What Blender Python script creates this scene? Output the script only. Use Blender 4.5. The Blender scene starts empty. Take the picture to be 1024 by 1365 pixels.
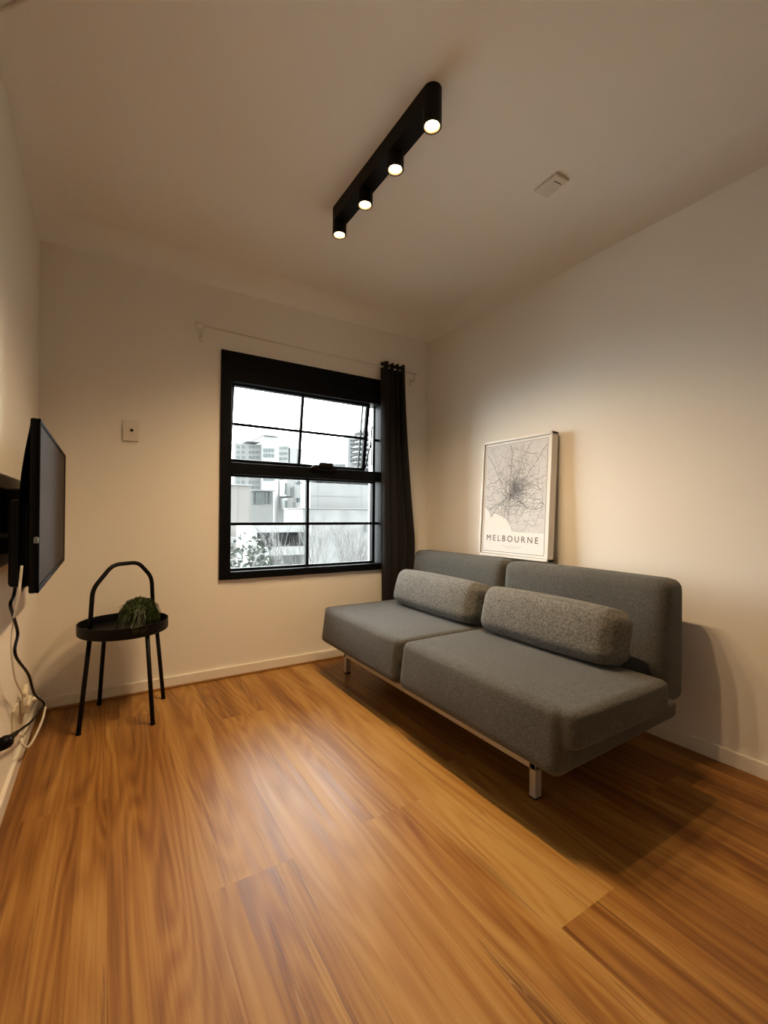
import bpy, bmesh, math, random
from mathutils import Vector, Matrix
S = bpy.context.scene
COL = S.collection
random.seed(7)
W, ZC = 2.362, 2.396          # room: right wall x=0, window wall y=0, left wall x=-W
YB = -4.7                     # wall behind the camera

# ------------------------------------------------------------------ helpers
def obj(name, bm, mat, parent=None, smooth=False):
    me = bpy.data.meshes.new(name)
    bmesh.ops.recalc_face_normals(bm, faces=bm.faces)
    bm.to_mesh(me); bm.free()
    if smooth:
        for p in me.polygons: p.use_smooth = True
    if mat: me.materials.append(mat)
    o = bpy.data.objects.new(name, me); COL.objects.link(o)
    if parent:
        o.parent = parent
        o.matrix_parent_inverse = Matrix.Translation(parent.location).inverted()
    return o

def tag(o, label, cat, group=None):
    o['label'] = label; o['category'] = cat
    if group: o['group'] = group
    return o

def thing(name, label, cat, loc=(0, 0, 0), group=None):
    o = bpy.data.objects.new(name, None); COL.objects.link(o)
    o.empty_display_size = .05
    o.location = loc
    return tag(o, label, cat, group)

def struct(o):
    o['kind'] = 'structure'; return o

def NB(): return bmesh.new()

def box(bm, x0, x1, y0, y1, z0, z1, bev=0.0, seg=2):
    b = bmesh.new()
    vs = [b.verts.new((x, y, z)) for x in (x0, x1) for y in (y0, y1) for z in (z0, z1)]
    for f in ((0, 1, 3, 2), (4, 6, 7, 5), (0, 4, 5, 1), (2, 3, 7, 6), (0, 2, 6, 4), (1, 5, 7, 3)):
        b.faces.new([vs[i] for i in f])
    if bev > 0:
        bmesh.ops.bevel(b, geom=b.edges[:], offset=bev, segments=seg, affect='EDGES', profile=.5)
    join(bm, b); return bm

def join(bm, b, M=None):
    if M is not None: bmesh.ops.transform(b, matrix=M, verts=b.verts)
    me = bpy.data.meshes.new('t'); b.to_mesh(me); b.free()
    bm.from_mesh(me); bpy.data.meshes.remove(me)

def cyl(bm, p0, p1, r0, r1=None, n=20, cap=True):
    r1 = r0 if r1 is None else r1
    tube(bm, [p0, p1], [r0, r1], n, cap)

def tube(bm, pts, r, n=12, cap=True):
    pts = [Vector(p) for p in pts]
    rs = r if isinstance(r, (list, tuple)) else [r]*len(pts)
    rings = []; up = None
    for i, p in enumerate(pts):
        if i == 0: t = pts[1]-p
        elif i == len(pts)-1: t = p-pts[i-1]
        else: t = (pts[i+1]-p).normalized()+(p-pts[i-1]).normalized()
        t.normalize()
        if up is None:
            a = Vector((0, 0, 1)) if abs(t.z) < .9 else Vector((1, 0, 0))
            u = t.cross(a).normalized()
        else:
            u = (up-t*up.dot(t)).normalized()
        up = u; v = t.cross(u)
        k = 1.0
        if 0 < i < len(pts)-1:
            c = (pts[i+1]-p).normalized().dot((p-pts[i-1]).normalized())
            k = 1/max(.6, math.sqrt((1+c)/2))
        rings.append([bm.verts.new(p+(u*math.cos(2*math.pi*j/n)+v*math.sin(2*math.pi*j/n))*rs[i]) for j in range(n)])
    for a, b in zip(rings, rings[1:]):
        for j in range(n):
            bm.faces.new((a[j], a[(j+1) % n], b[(j+1) % n], b[j]))
    if cap:
        bm.faces.new(rings[0][::-1]); bm.faces.new(rings[-1])
    return bm

def smooth_path(pts, n=8):
    P = [Vector(p) for p in pts]; P = [P[0]*2-P[1]]+P+[P[-1]*2-P[-2]]
    out = []
    for i in range(1, len(P)-2):
        a, b, c, d = P[i-1:i+3]
        for k in range(n):
            t = k/n
            out.append(.5*((2*b)+(c-a)*t+(2*a-5*b+4*c-d)*t*t+(3*b-a-3*c+d)*t**3))
    out.append(P[-2]); return out

def round_corner(pts, r, n=5):
    P = [Vector(p) for p in pts]; out = [P[0]]
    for a, b, c in zip(P, P[1:], P[2:]):
        d1 = (a-b).normalized(); d2 = (c-b).normalized()
        s, e = b+d1*r, b+d2*r
        for k in range(n+1):
            t = k/n; out.append(s*(1-t)**2+b*2*t*(1-t)+e*t*t)
    out.append(P[-1]); return out

def lathe(bm, prof, c=(0, 0, 0), n=40, closed=True):
    c = Vector(c); rings = []
    for r, z in prof:
        rings.append([bm.verts.new(c+Vector((r*math.cos(2*math.pi*j/n), r*math.sin(2*math.pi*j/n), z))) for j in range(n)])
    for a, b in zip(rings, rings[1:]):
        for j in range(n): bm.faces.new((a[j], a[(j+1) % n], b[(j+1) % n], b[j]))
    if closed:
        bm.faces.new(rings[0][::-1]); bm.faces.new(rings[-1])
    return bm

def softbox(bm, c, h, r, bulge=(0, 0, 0), n=22, M=None, func=None):
    """cushion: rounded box of half sizes h, edge radius r, bulging faces"""
    b = bmesh.new()
    def axis(i):
        return [math.sin(math.pi/2*(2*k/n-1))*.55+(2*k/n-1)*.45 for k in range(n+1)]
    ax = axis(0); cache = {}
    def vert(p):
        key = tuple(round(q, 6) for q in p)
        if key in cache: return cache[key]
        q = Vector((p[0]*h[0], p[1]*h[1], p[2]*h[2]))
        inn = Vector([max(-(h[i]-r), min(h[i]-r, q[i])) for i in range(3)])
        d = q-inn
        if d.length > 1e-9: q = inn+d.normalized()*r
        for i in range(3):
            j, k = [a for a in range(3) if a != i]
            w = (1-p[j]**2)*(1-p[k]**2)
            if abs(abs(p[i])-1) < 1e-6: q[i] += math.copysign(bulge[i]*w, p[i])
        if func: q = func(q, p)
        v = b.verts.new(q); cache[key] = v; return v
    for i in range(3):
        j, k = (i+1) % 3, (i+2) % 3
        for s in (-1, 1):
            for a in range(n):
                for e in range(n):
                    f = []
                    for (aa, ee) in ((a, e), (a+1, e), (a+1, e+1), (a, e+1)):
                        p = [0, 0, 0]; p[i] = s; p[j] = ax[aa]; p[k] = ax[ee]; f.append(vert(p))
                    b.faces.new(f if s > 0 else f[::-1])
    T = Matrix.Translation(c)
    join(bm, b, T @ M if M is not None else T); return bm

# ------------------------------------------------------------------ materials
def new_mat(name):
    m = bpy.data.materials.new(name); m.use_nodes = True
    nt = m.node_tree; bs = nt.nodes['Principled BSDF']; return m, nt, bs

def N(nt, typ, **kw):
    n = nt.nodes.new(typ)
    for k, v in kw.items():
        if hasattr(n, k): setattr(n, k, v)
        else: n.inputs[k].default_value = v
    return n

def plain(name, col, rough=.5, metal=0, noise=.06, scale=40, bump=0, spec=.5):
    m, nt, bs = new_mat(name)
    tc = N(nt, 'ShaderNodeTexCoord'); no = N(nt, 'ShaderNodeTexNoise', Scale=scale, Detail=4)
    nt.links.new(tc.outputs['Object'], no.inputs['Vector'])
    mr = N(nt, 'ShaderNodeMapRange'); mr.inputs[3].default_value = 1-noise; mr.inputs[4].default_value = 1+noise
    nt.links.new(no.outputs['Fac'], mr.inputs[0])
    mx = N(nt, 'ShaderNodeVectorMath', operation='SCALE'); mx.inputs[0].default_value = col
    nt.links.new(mr.outputs[0], mx.inputs['Scale'])
    nt.links.new(mx.outputs[0], bs.inputs['Base Color'])
    bs.inputs['Roughness'].default_value = rough; bs.inputs['Metallic'].default_value = metal
    bs.inputs['Specular IOR Level'].default_value = spec
    if bump:
        bp = N(nt, 'ShaderNodeBump', Strength=bump, Distance=.002)
        nt.links.new(no.outputs['Fac'], bp.inputs['Height']); nt.links.new(bp.outputs[0], bs.inputs['Normal'])
    return m

def emit(name, col, s):
    m, nt, bs = new_mat(name)
    bs.inputs['Base Color'].default_value = (.8, .8, .8, 1)
    bs.inputs['Emission Color'].default_value = (*col, 1); bs.inputs['Emission Strength'].default_value = s
    return m

def fabric(name, c0, c1, scale=330, rough=.9, sheen=.3, bump=.5):
    m, nt, bs = new_mat(name)
    tc = N(nt, 'ShaderNodeTexCoord')
    n1 = N(nt, 'ShaderNodeTexNoise', Scale=scale, Detail=3, Roughness=.7)
    n2 = N(nt, 'ShaderNodeTexNoise', Scale=scale*.45, Detail=4, Roughness=.7)
    n3 = N(nt, 'ShaderNodeTexNoise', Scale=5, Detail=3)
    for n in (n1, n2, n3): nt.links.new(tc.outputs['Object'], n.inputs['Vector'])
    ad = N(nt, 'ShaderNodeMath', operation='ADD'); nt.links.new(n1.outputs['Fac'], ad.inputs[0]); nt.links.new(n2.outputs['Fac'], ad.inputs[1])
    mr = N(nt, 'ShaderNodeMapRange'); mr.inputs[1].default_value = .72; mr.inputs[2].default_value = 1.28
    nt.links.new(ad.outputs[0], mr.inputs[0])
    mx = N(nt, 'ShaderNodeMix', data_type='RGBA'); mx.inputs[6].default_value = (*c0, 1); mx.inputs[7].default_value = (*c1, 1)
    nt.links.new(mr.outputs[0], mx.inputs[0])
    r3 = N(nt, 'ShaderNodeMapRange'); r3.inputs[3].default_value = .8; r3.inputs[4].default_value = 1.2
    nt.links.new(n3.outputs['Fac'], r3.inputs[0])
    sc = N(nt, 'ShaderNodeVectorMath', operation='SCALE'); nt.links.new(mx.outputs[2], sc.inputs[0]); nt.links.new(r3.outputs[0], sc.inputs['Scale'])
    nt.links.new(sc.outputs[0], bs.inputs['Base Color'])
    bs.inputs['Roughness'].default_value = rough
    bs.inputs['Sheen Weight'].default_value = sheen; bs.inputs['Sheen Roughness'].default_value = .5
    bp = N(nt, 'ShaderNodeBump', Strength=bump, Distance=.0025)
    nt.links.new(ad.outputs[0], bp.inputs['Height']); nt.links.new(bp.outputs[0], bs.inputs['Normal'])
    return m

def floor_mat():
    m, nt, bs = new_mat('spotted_gum_boards'); L = nt.links.new
    uv = N(nt, 'ShaderNodeUVMap'); uv.uv_map = 'UVMap'
    at = N(nt, 'ShaderNodeAttribute'); at.attribute_name = 'board'
    sep = N(nt, 'ShaderNodeSeparateXYZ'); L(uv.outputs[0], sep.inputs[0])
    u, v, rnd = sep.outputs[0], sep.outputs[1], at.outputs['Fac']
    def mth(op, a, b=None, c=None):
        n = N(nt, 'ShaderNodeMath', operation=op)
        for i, q in enumerate((a, b, c)):
            if q is None: continue
            if isinstance(q, (int, float)): n.inputs[i].default_value = q
            else: L(q, n.inputs[i])
        return n.outputs[0]
    def vec(su, sv, off=0, sr=60):
        c = N(nt, 'ShaderNodeCombineXYZ')
        L(mth('MULTIPLY', u, su), c.inputs[0]); L(mth('MULTIPLY', v, sv), c.inputs[1])
        L(mth('MULTIPLY_ADD', rnd, sr, off), c.inputs[2]); return c.outputs[0]
    def noise(vc, scale=1, detail=4, rough=.55, dist=0):
        n = N(nt, 'ShaderNodeTexNoise', Scale=scale, Detail=detail, Roughness=rough, Distortion=dist)
        L(vc, n.inputs['Vector']); return n.outputs['Fac']
    def rng(x, a, b, c, d):
        n = N(nt, 'ShaderNodeMapRange'); L(x, n.inputs[0])
        for i, q in enumerate((a, b, c, d)): n.inputs[i+1].default_value = q
        return n.outputs[0]
    broad = noise(vec(9, .55), 1, 3, .5, .4)
    fine = noise(vec(110, 2.2, 5), 1, 5, .65, .3)
    mid = noise(vec(24, .75, 9), 1, 4, .6, .6)
    cont = noise(vec(5.5, .62, 20), 1, 2, .35, .2)          # cathedral contours
    rings = mth('SINE', mth('MULTIPLY', cont, 95))
    gum = noise(vec(60, 1.3, 33), 1, 5, .7, .9)            # dark gum veins
    flk = noise(vec(75, 9, 41), 1, 4, .7, 1.5)             # pale fiddleback flecks
    band = noise(vec(10, .5, 55), 1, 2, .5, .2)
    t = mth('ADD', mth('MULTIPLY', broad, .42), mth('MULTIPLY', mid, .32))
    t = mth('ADD', t, mth('MULTIPLY', fine, .26))
    t = mth('ADD', t, mth('MULTIPLY', rings, .038))
    t = mth('ADD', t, rng(rnd, 0, 1, -.10, .085))
    cr = N(nt, 'ShaderNodeValToRGB'); L(t, cr.inputs[0])
    e = cr.color_ramp.elements
    e[0].position = .34; e[0].color = (.23, .080, .009, 1)
    e[1].position = .64; e[1].color = (.86, .50, .14, 1)
    a = e.new(.46); a.color = (.51, .222, .038, 1)
    a = e.new(.54); a.color = (.69, .352, .074, 1)
    def darken(col, fac, k):
        n = N(nt, 'ShaderNodeMix', data_type='RGBA'); L(fac, n.inputs[0]); L(col, n.inputs[6]); n.inputs[7].default_value = (*k, 1); return n.outputs[2]
    col = cr.outputs[0]
    g = mth('MULTIPLY', rng(gum, .54, .64, 0, .8), rng(band, .48, .58, 0, 1))
    col = darken(col, g, (.17, .066, .018))
    f = mth('MULTIPLY', rng(flk, .60, .70, 0, .7), rng(band, .52, .60, 0, 1))
    col = darken(col, f, (.72, .46, .19))
    pale = noise(vec(150, .7, 71), 1, 3, .6, .5)           # thin pale streaks
    col = darken(col, mth('MULTIPLY', rng(pale, .64, .72, 0, .5), rng(broad, .4, .6, .2, 1)), (.84, .55, .22))
    eu = mth('MINIMUM', mth('FRACT', mth('DIVIDE', u, .226)), mth('SUBTRACT', 1.0, mth('FRACT', mth('DIVIDE', u, .226))))
    seam = mth('LESS_THAN', eu, .0045)
    endj = N(nt, 'ShaderNodeAttribute'); endj.attribute_name = 'endgap'
    seam = mth('MAXIMUM', mth('MULTIPLY', seam, .45), mth('MULTIPLY', mth('LESS_THAN', endj.outputs['Fac'], .0016), .55))
    col = darken(col, seam, (.08, .032, .012))
    L(col, bs.inputs['Base Color'])
    L(rng(mid, .3, .7, .32, .46), bs.inputs['Roughness'])
    bs.inputs['Specular IOR Level'].default_value = .30
    bp = N(nt, 'ShaderNodeBump', Strength=.12, Distance=.002); L(fine, bp.inputs['Height']); L(bp.outputs[0], bs.inputs['Normal'])
    return m

def glass_mat():
    m, nt, bs = new_mat('window_glass')
    nt.nodes.remove(bs)
    tr = N(nt, 'ShaderNodeBsdfTransparent'); tr.inputs[0].default_value = (.97, .985, .98, 1)
    gl = N(nt, 'ShaderNodeBsdfGlossy'); gl.inputs['Roughness'].default_value = .02
    fr = N(nt, 'ShaderNodeFresnel'); fr.inputs[0].default_value = 1.35
    mx = N(nt, 'ShaderNodeMixShader')
    nt.links.new(fr.outputs[0], mx.inputs[0]); nt.links.new(tr.outputs[0], mx.inputs[1]); nt.links.new(gl.outputs[0], mx.inputs[2])
    nt.links.new(mx.outputs[0], nt.nodes['Material Output'].inputs[0]); return m

def slat_mat(name, c0, c1, period, axis=0, width=.08, rough=.7):
    """panelled cladding with dark joints"""
    m, nt, bs = new_mat(name)
    tc = N(nt, 'ShaderNodeTexCoord'); sp = N(nt, 'ShaderNodeSeparateXYZ'); nt.links.new(tc.outputs['Object'], sp.inputs[0])
    d = N(nt, 'ShaderNodeMath', operation='DIVIDE'); d.inputs[1].default_value = period; nt.links.new(sp.outputs[axis], d.inputs[0])
    f = N(nt, 'ShaderNodeMath', operation='FRACT'); nt.links.new(d.outputs[0], f.inputs[0])
    l = N(nt, 'ShaderNodeMath', operation='LESS_THAN'); l.inputs[1].default_value = width; nt.links.new(f.outputs[0], l.inputs[0])
    no = N(nt, 'ShaderNodeTexNoise', Scale=.6, Detail=5); nt.links.new(tc.outputs['Object'], no.inputs['Vector'])
    mx = N(nt, 'ShaderNodeMix', data_type='RGBA'); mx.inputs[6].default_value = (*c0, 1); mx.inputs[7].default_value = (*c1, 1)
    nt.links.new(l.outputs[0], mx.inputs[0])
    mr = N(nt, 'ShaderNodeMapRange'); mr.inputs[3].default_value = .85; mr.inputs[4].default_value = 1.15; nt.links.new(no.outputs['Fac'], mr.inputs[0])
    sc = N(nt, 'ShaderNodeVectorMath', operation='SCALE'); nt.links.new(mx.outputs[2], sc.inputs[0]); nt.links.new(mr.outputs[0], sc.inputs['Scale'])
    nt.links.new(sc.outputs[0], bs.inputs['Base Color']); bs.inputs['Roughness'].default_value = rough; return m

M = dict(
    wall=plain('wall_paint', (.82, .785, .72), .8, noise=.015, scale=3, spec=.25),
    ceil=plain('ceiling_paint', (.88, .855, .80), .9, noise=.015, scale=3, spec=.2),
    trim=plain('gloss_trim_paint', (.82, .78, .70), .4, noise=.02, scale=8),
    floor=floor_mat(), glass=glass_mat(),
    black=plain('black_window_paint', (.0025, .003, .0045), .5, noise=.15, scale=20, spec=.10),
    blackmetal=plain('black_powder_coat', (.004, .004, .0045), .5, noise=.1, scale=60, spec=.16),
    bracket=plain('matte_black_metal', (.004, .0035, .0035), .5, noise=.1, scale=60, spec=.12),
    plastic=plain('white_plastic', (.72, .68, .60), .4, noise=.02, scale=20),
    plastic2=plain('cream_plastic', (.72, .66, .52), .4, noise=.02, scale=20),
    blackplastic=plain('black_plastic', (.003, .003, .0035), .45, noise=.1, scale=30, spec=.10),
    bezel=plain('gloss_black_bezel', (.003, .003, .003), .6, noise=.05, scale=30, spec=.06),
    screen=plain('screen_off', (.026, .017, .014), .5, noise=.03, scale=3, spec=.05),
    curtain=fabric('charcoal_curtain', (.004, .0036, .004), (.0085, .0075, .008), 500, .9, .03, .2),
    sofa=fabric('grey_upholstery', (.026, .027, .026), (.112, .110, .100), 300, .92, .10, .7),
    boucle=fabric('grey_melange_weave', (.020, .022, .021), (.23, .225, .205), 230, .92, .10, 1.0),
    steel=plain('brushed_steel', (.56, .52, .46), .38, .35, noise=.05, scale=80),
    leaf=plain('grass_green_leaf', (.075, .115, .036), .6, noise=.5, scale=30),
    leafgrey=plain('grey_green_leaf', (.070, .085, .050), .65, noise=.4, scale=30),
    pot=plain('dark_pot', (.014, .015, .015), .5, noise=.1, scale=30),
    frame=plain('white_picture_frame', (.74, .71, .66), .45, noise=.03, scale=20),
    paper=plain('print_paper', (.74, .73, .71), .6, noise=.015, scale=12),
    mapland=plain('map_land_tint', (.58, .575, .57), .6, noise=.08, scale=30),
    ink=plain('black_ink', (.025, .025, .028), .6, noise=.05, scale=30),
    ink2=plain('grey_ink', (.20, .20, .205), .6, noise=.1, scale=30),
    ink3=plain('grey_caption_ink', (.35, .34, .33), .6, noise=.1, scale=30),
    bulb=emit('lit_bulb', (1.0, .70, .36), 28.0),
    reflector=plain('bulb_rim', (.75, .62, .42), .3, .6, noise=.05, scale=40),
    concrete=plain('pale_render', (0.272, 0.272, 0.266), .8, noise=.10, scale=.5),
    whitewall=plain('white_render', (0.344, 0.348, 0.344), .8, noise=.06, scale=.4),
    offwhite=plain('aged_white_render', (0.271, 0.274, 0.271), .8, noise=.1, scale=.4),
    darkglass=plain('dark_far_window', (0.073, 0.084, 0.092), .3, noise=.3, scale=.8),
    midglass=plain('grey_far_window', (0.144, 0.163, 0.163), .3, noise=.25, scale=.8),
    slab=slat_mat('beige_cladding', (0.232, 0.218, 0.200), (.19, .178, .165), .55, 0, .12),
    panel=slat_mat('grey_precast', (0.260, 0.263, 0.260), (.20, .204, .208), 3.2, 0, .02),
    stone=plain('weathered_stone', (0.253, 0.258, 0.253), .85, noise=.35, scale=1.3),
    bark=plain('grey_bark', (0.106, 0.102, 0.098), .85, noise=.3, scale=8),
    foliage=plain('dull_foliage', (0.072, 0.083, 0.068), .8, noise=.5, scale=2),
    asphalt=plain('street_asphalt', (.33, .33, .33), .9, noise=.2, scale=.4),
)

# ------------------------------------------------------------------ room shell
def build_floor():
    bm = NB(); uvl = bm.loops.layers.uv.new('UVMap')
    att = bm.faces.layers.float.new('board'); eg = bm.loops.layers.float.new('endgap') if hasattr(bm.loops.layers, 'float') else None
    pw = .226; x = -.942; rnd = random.Random(3)
    first = {0: (-2.06, .62), 1: (-1.505, .55), 2: (-.55, .5), 3: (-1.527, .75), 4: (-.30, .38), 5: (-.95, .30)}
    tone = {(0, 0): .92, (0, -1): .18, (1, 0): .70, (1, -1): .80, (3, 0): .62, (3, -1): .66, (5, 0): .42, (5, -1): .30, (4, -1): .45, (2, -1): .86, (2, 0): .58, (4, 0): .52}
    k0 = -5
    rows = []
    for k in range(-5, 7):
        xr = x-pw*k; xl = xr-pw
        j0 = first.get(k, (-rnd.uniform(.3, 1.9), 0))[0]
        ys = [j0+1.83*i for i in range(-3, 4)]
        prev = [YB]+[y for y in ys if YB < y < 0]+[0]
        for i, (a, b) in enumerate(zip(prev, prev[1:])):
            idx = 0 if a >= j0-1e-6 else -1
            r = tone.get((k, idx), rnd.random()*.45 if k < 0 else rnd.random()*.7)
            xa, xb = max(xl, -W), min(xr, 0)
            if xb <= xa: continue
            e = .002
            cuts = [a, a+e, b-e, b]
            for c0, c1 in zip(cuts, cuts[1:]):
                f = bm.faces.new([bm.verts.new(p) for p in ((xa, c0, 0), (xb, c0, 0), (xb, c1, 0), (xa, c1, 0))])
                f[att] = r
                for l in f.loops:
                    co = l.vert.co
                    l[uvl].uv = (co.x-xl+.226*100, co.y+r*37)
                rows.append((c1-c0) < e*1.5 and a > YB+1e-4 and c0 == a)
    bm.normal_update()
    me = bpy.data.meshes.new('floor'); bm.to_mesh(me); bm.free()
    at = me.attributes.new('endgap', 'FLOAT', 'FACE')
    for i, q in enumerate(rows): at.data[i].value = 0.0 if q else 1.0
    me.materials.append(M['floor'])
    o = bpy.data.objects.new('floor', me); COL.objects.link(o)
    return struct(o)
build_floor()
def ceiling():
    bm = box(NB(), -W-.2, .2, YB-.2, .22, ZC, ZC+.15); r = .11
    def loop(k):               # plaster cove: inset by r(1-cos) at height
        a = math.pi/2*k/10; ins = r*(1-math.cos(a)); z = ZC-r+r*math.sin(a)
        return [bm.verts.new(p) for p in ((-W+ins, YB, z), (-W+ins, -ins, z), (-ins, -ins, z), (-ins, YB, z))]
    L = [loop(k) for k in range(11)]
    for a, b in zip(L, L[1:]):
        for i in range(3): bm.faces.new((a[i], a[i+1], b[i+1], b[i])).smooth = True
    return struct(obj('ceiling', bm, M['ceil']))
ceiling()
WX0, WX1, WZ0, WZ1 = -1.515, -.380, .575, 1.925
wb = NB()
ox0, ox1, oz0, oz1 = WX0+.03, WX1-.012, WZ0+.03, WZ1-.03
box(wb, -W-.2, ox0, 0, .2, -.1, ZC); box(wb, ox1, .2, 0, .2, -.1, ZC)
box(wb, ox0, ox1, 0, .2, -.1, oz0); box(wb, ox0, ox1, 0, .2, oz1, ZC)
struct(obj('wall_back', wb, M['wall']))
struct(obj('wall_right', box(NB(), 0, .2, YB, 0, -.1, ZC), M['wall']))
struct(obj('wall_left', box(NB(), -W-.2, -W, YB, 0, -.1, ZC), M['wall']))
struct(obj('wall_front', box(NB(), -W-.2, .2, YB-.2, YB, -.1, ZC), M['wall']))
def skirting(name, pts):
    bm = NB(); 
    for (x0, x1, y0, y1) in pts: box(bm, x0, x1, y0, y1, 0, .062, .004, 2)
    return struct(obj(name, bm, M['trim']))
skirting('baseboard_back', [(-W, 0, -.015, 0)])
skirting('baseboard_right', [(-.015, 0, YB, -.015)])
skirting('baseboard_left', [(-W, -W+.015, YB, -.015)])
struct(obj('trim_1', box(NB(), -W+.015, -.015, -.026, -.015, 0, .012, .003), M['floor'] if False else plain('timber_beading', (.30, .15, .05), .5)))

# ------------------------------------------------------------------ window
win = struct(thing('window_1', 'black painted window of two sashes with daylight and city view', 'window', ((WX0+WX1)/2, 0, WZ0)))
del win['category']
def wpart(name, boxes, parent=win, mat='black', bev=.003):
    bm = NB()
    for b in boxes: box(bm, *b, bev)
    return obj(name, bm, M[mat], parent)
wpart('casing', [(WX0, WX0+.062, -.018, .12, WZ0, WZ1), (WX1-.024, WX1, -.018, .12, WZ0, WZ1),
                 (WX0+.06, WX1-.02, -.0175, .12, WZ1-.085, WZ1), (WX0+.06, WX1-.02, -.022, .12, WZ0, WZ0+.045)])
wpart('head_rail', [(WX0+.06, WX1-.022, -.012, .125, WZ1-.175, WZ1-.083)])
wpart('meeting_rail', [(WX0+.06, WX1-.022, -.004, .12, 1.200, 1.270)])
# fixed lower sash
lx0, lx1, lz0, lz1 = WX0+.06, -.452, WZ0+.043, 1.201
lows = wpart('lower_sash', [(lx0, lx0+.014, .03, .075, lz0, lz1), (lx1-.004, lx1+.018, .03, .075, lz0, lz1), (lx0, lx1, .03, .075, lz0, lz0+.016), (lx0, lx1, .03, .075, lz1-.012, lz1)])
wpart('glazing_bar', [(-.957, -.937, .038, .066, lz0, lz1)], lows)
wpart('glazing_bar', [(lx0, WX1-.022, .038, .066, .893, .911)], lows)
obj('pane', box(NB(), lx0+.012, WX1-.022, .050, .054, lz0+.01, lz1-.005), M['glass'], lows)
# awning upper sash, pushed open at the bottom
ux0, ux1, uz0, uz1 = WX0+.062, -.482, 1.268, WZ1-.172
piv = Vector((0, .045, uz1)); RT = Matrix.Translation(piv) @ Matrix.Rotation(math.radians(8.5), 4, 'X') @ Matrix.Translation(-piv)
def usash(name, boxes, parent, mat='black', bev=.003):
    bm = NB()
    for b in boxes: box(bm, *b, bev)
    bmesh.ops.transform(bm, matrix=RT, verts=bm.verts)
    return obj(name, bm, M[mat], parent)
ups = usash('upper_sash', [(ux0, ux0+.026, .03, .075, uz0, uz1), (ux1-.026, ux1, .03, .058, uz0, uz1), (ux0, ux1, .03, .075, uz0, uz0+.030), (ux0, ux1, .03, .075, uz1-.015, uz1)], win)
usash('glazing_bar', [(-.993, -.975, .040, .064, uz0, uz1)], ups)
usash('glazing_bar', [(ux0, ux1, .040, .064, 1.502, 1.520)], ups)
usash('glazing_bar', [(ux1-.052, ux1-.045, .040, .064, uz0, uz1)], ups)
usash('pane', [(ux0+.02, ux1-.02, .050, .054, uz0+.02, uz1-.01)], ups, 'glass', 0)
sl = wpart('side_light', [(-.442, -.428, .045, .065, uz0, uz1), (-.44, WX1-.022, .045, .065, 1.495, 1.512)])
obj('pane', box(NB(), -.43, WX1-.022, .053, .057, uz0, uz1), M['glass'], sl)
bm = NB(); tube(bm, [(-.452, .055, 1.60), (-.455, .060, 1.50), (-.445, .07, 1.32)], .005, 8)
tube(bm, [(-.455, .06, 1.49), (-.47, .12, 1.30)], .005, 8); obj('stay_arm', bm, M['black'], win)
bm = NB(); box(bm, -.935, -.765, -.03, .02, 1.245, 1.288, .012, 3); box(bm, -.90, -.80, -.045, -.01, 1.262, 1.305, .014, 3)
cyl(bm, (-.95, -.02, 1.262), (-.90, -.02, 1.275), .011); obj('chain_winder', bm, M['bracket'], win, True)

# ------------------------------------------------------------------ curtain rod and curtain
rod = thing('curtain_rod', 'thin white curtain rod on the wall above the window', 'curtain rod', (-.9, -.08, 2.0))
bm = NB(); cyl(bm, (-1.63, -.052, 2.022), (-.14, -.052, 2.005), .0055, n=14); obj('rod', bm, M['plastic'], rod, True)
bm = NB(); cyl(bm, (-1.665, -.052, 2.0224), (-1.628, -.052, 2.022), .0145, n=18); obj('end_cap', bm, M['plastic'], rod, True)
for bx, bz in ((-1.628, 2.021), (-.155, 2.005)):
    bm = NB(); tube(bm, round_corner([(bx, -.052, bz-.005), (bx, -.050, bz-.045), (bx, -.002, bz-.045)], .012), .005, 10)
    box(bm, bx-.010, bx+.010, -.004, 0, bz-.075, bz-.025, .002)
    obj('bracket', bm, M['plastic'], rod, True)

def curtain():
    bm = NB(); nu, nv = 150, 46; g = []
    for j in range(nv+1):
        t = j/nv; z = 2.045-t*(2.045-.03)
        row = []
        for i in range(nu+1):
            s = i/nu
            xl = -.440+.026*t; xr = -.248+.10*min(1, (t/.62))**1.6
            fold = math.sin(s*math.pi*2*4.0+.5+.5*math.sin(t*2.4+s*3))*(.025+.004*math.sin(9*s))
            fold += .004*math.sin(s*37+t*3)
            x = xl+(xr-xl)*s+.008*math.sin(s*math.pi*10+1.6)
            top = .005*math.cos(s*math.pi*2*4.0+.5)*max(0, 1-t*14)
            sag = .030*math.exp(-((s-.27)/.06)**2)*max(0, 1-t*12)
            row.append(bm.verts.new((x, -.052+fold*(1-.25*t), z+top*.6-sag)))
        g.append(row)
    for a, b in zip(g, g[1:]):
        for i in range(nu): bm.faces.new((a[i], a[i+1], b[i+1], b[i]))
    o = obj('curtain', bm, M['curtain'], None, True)
    md = o.modifiers.new('thick', 'SOLIDIFY'); md.thickness = .003; md.offset = 0
    return tag(o, 'dark charcoal pleated curtain drawn aside at the right of the window', 'curtain')
curtain()

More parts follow.
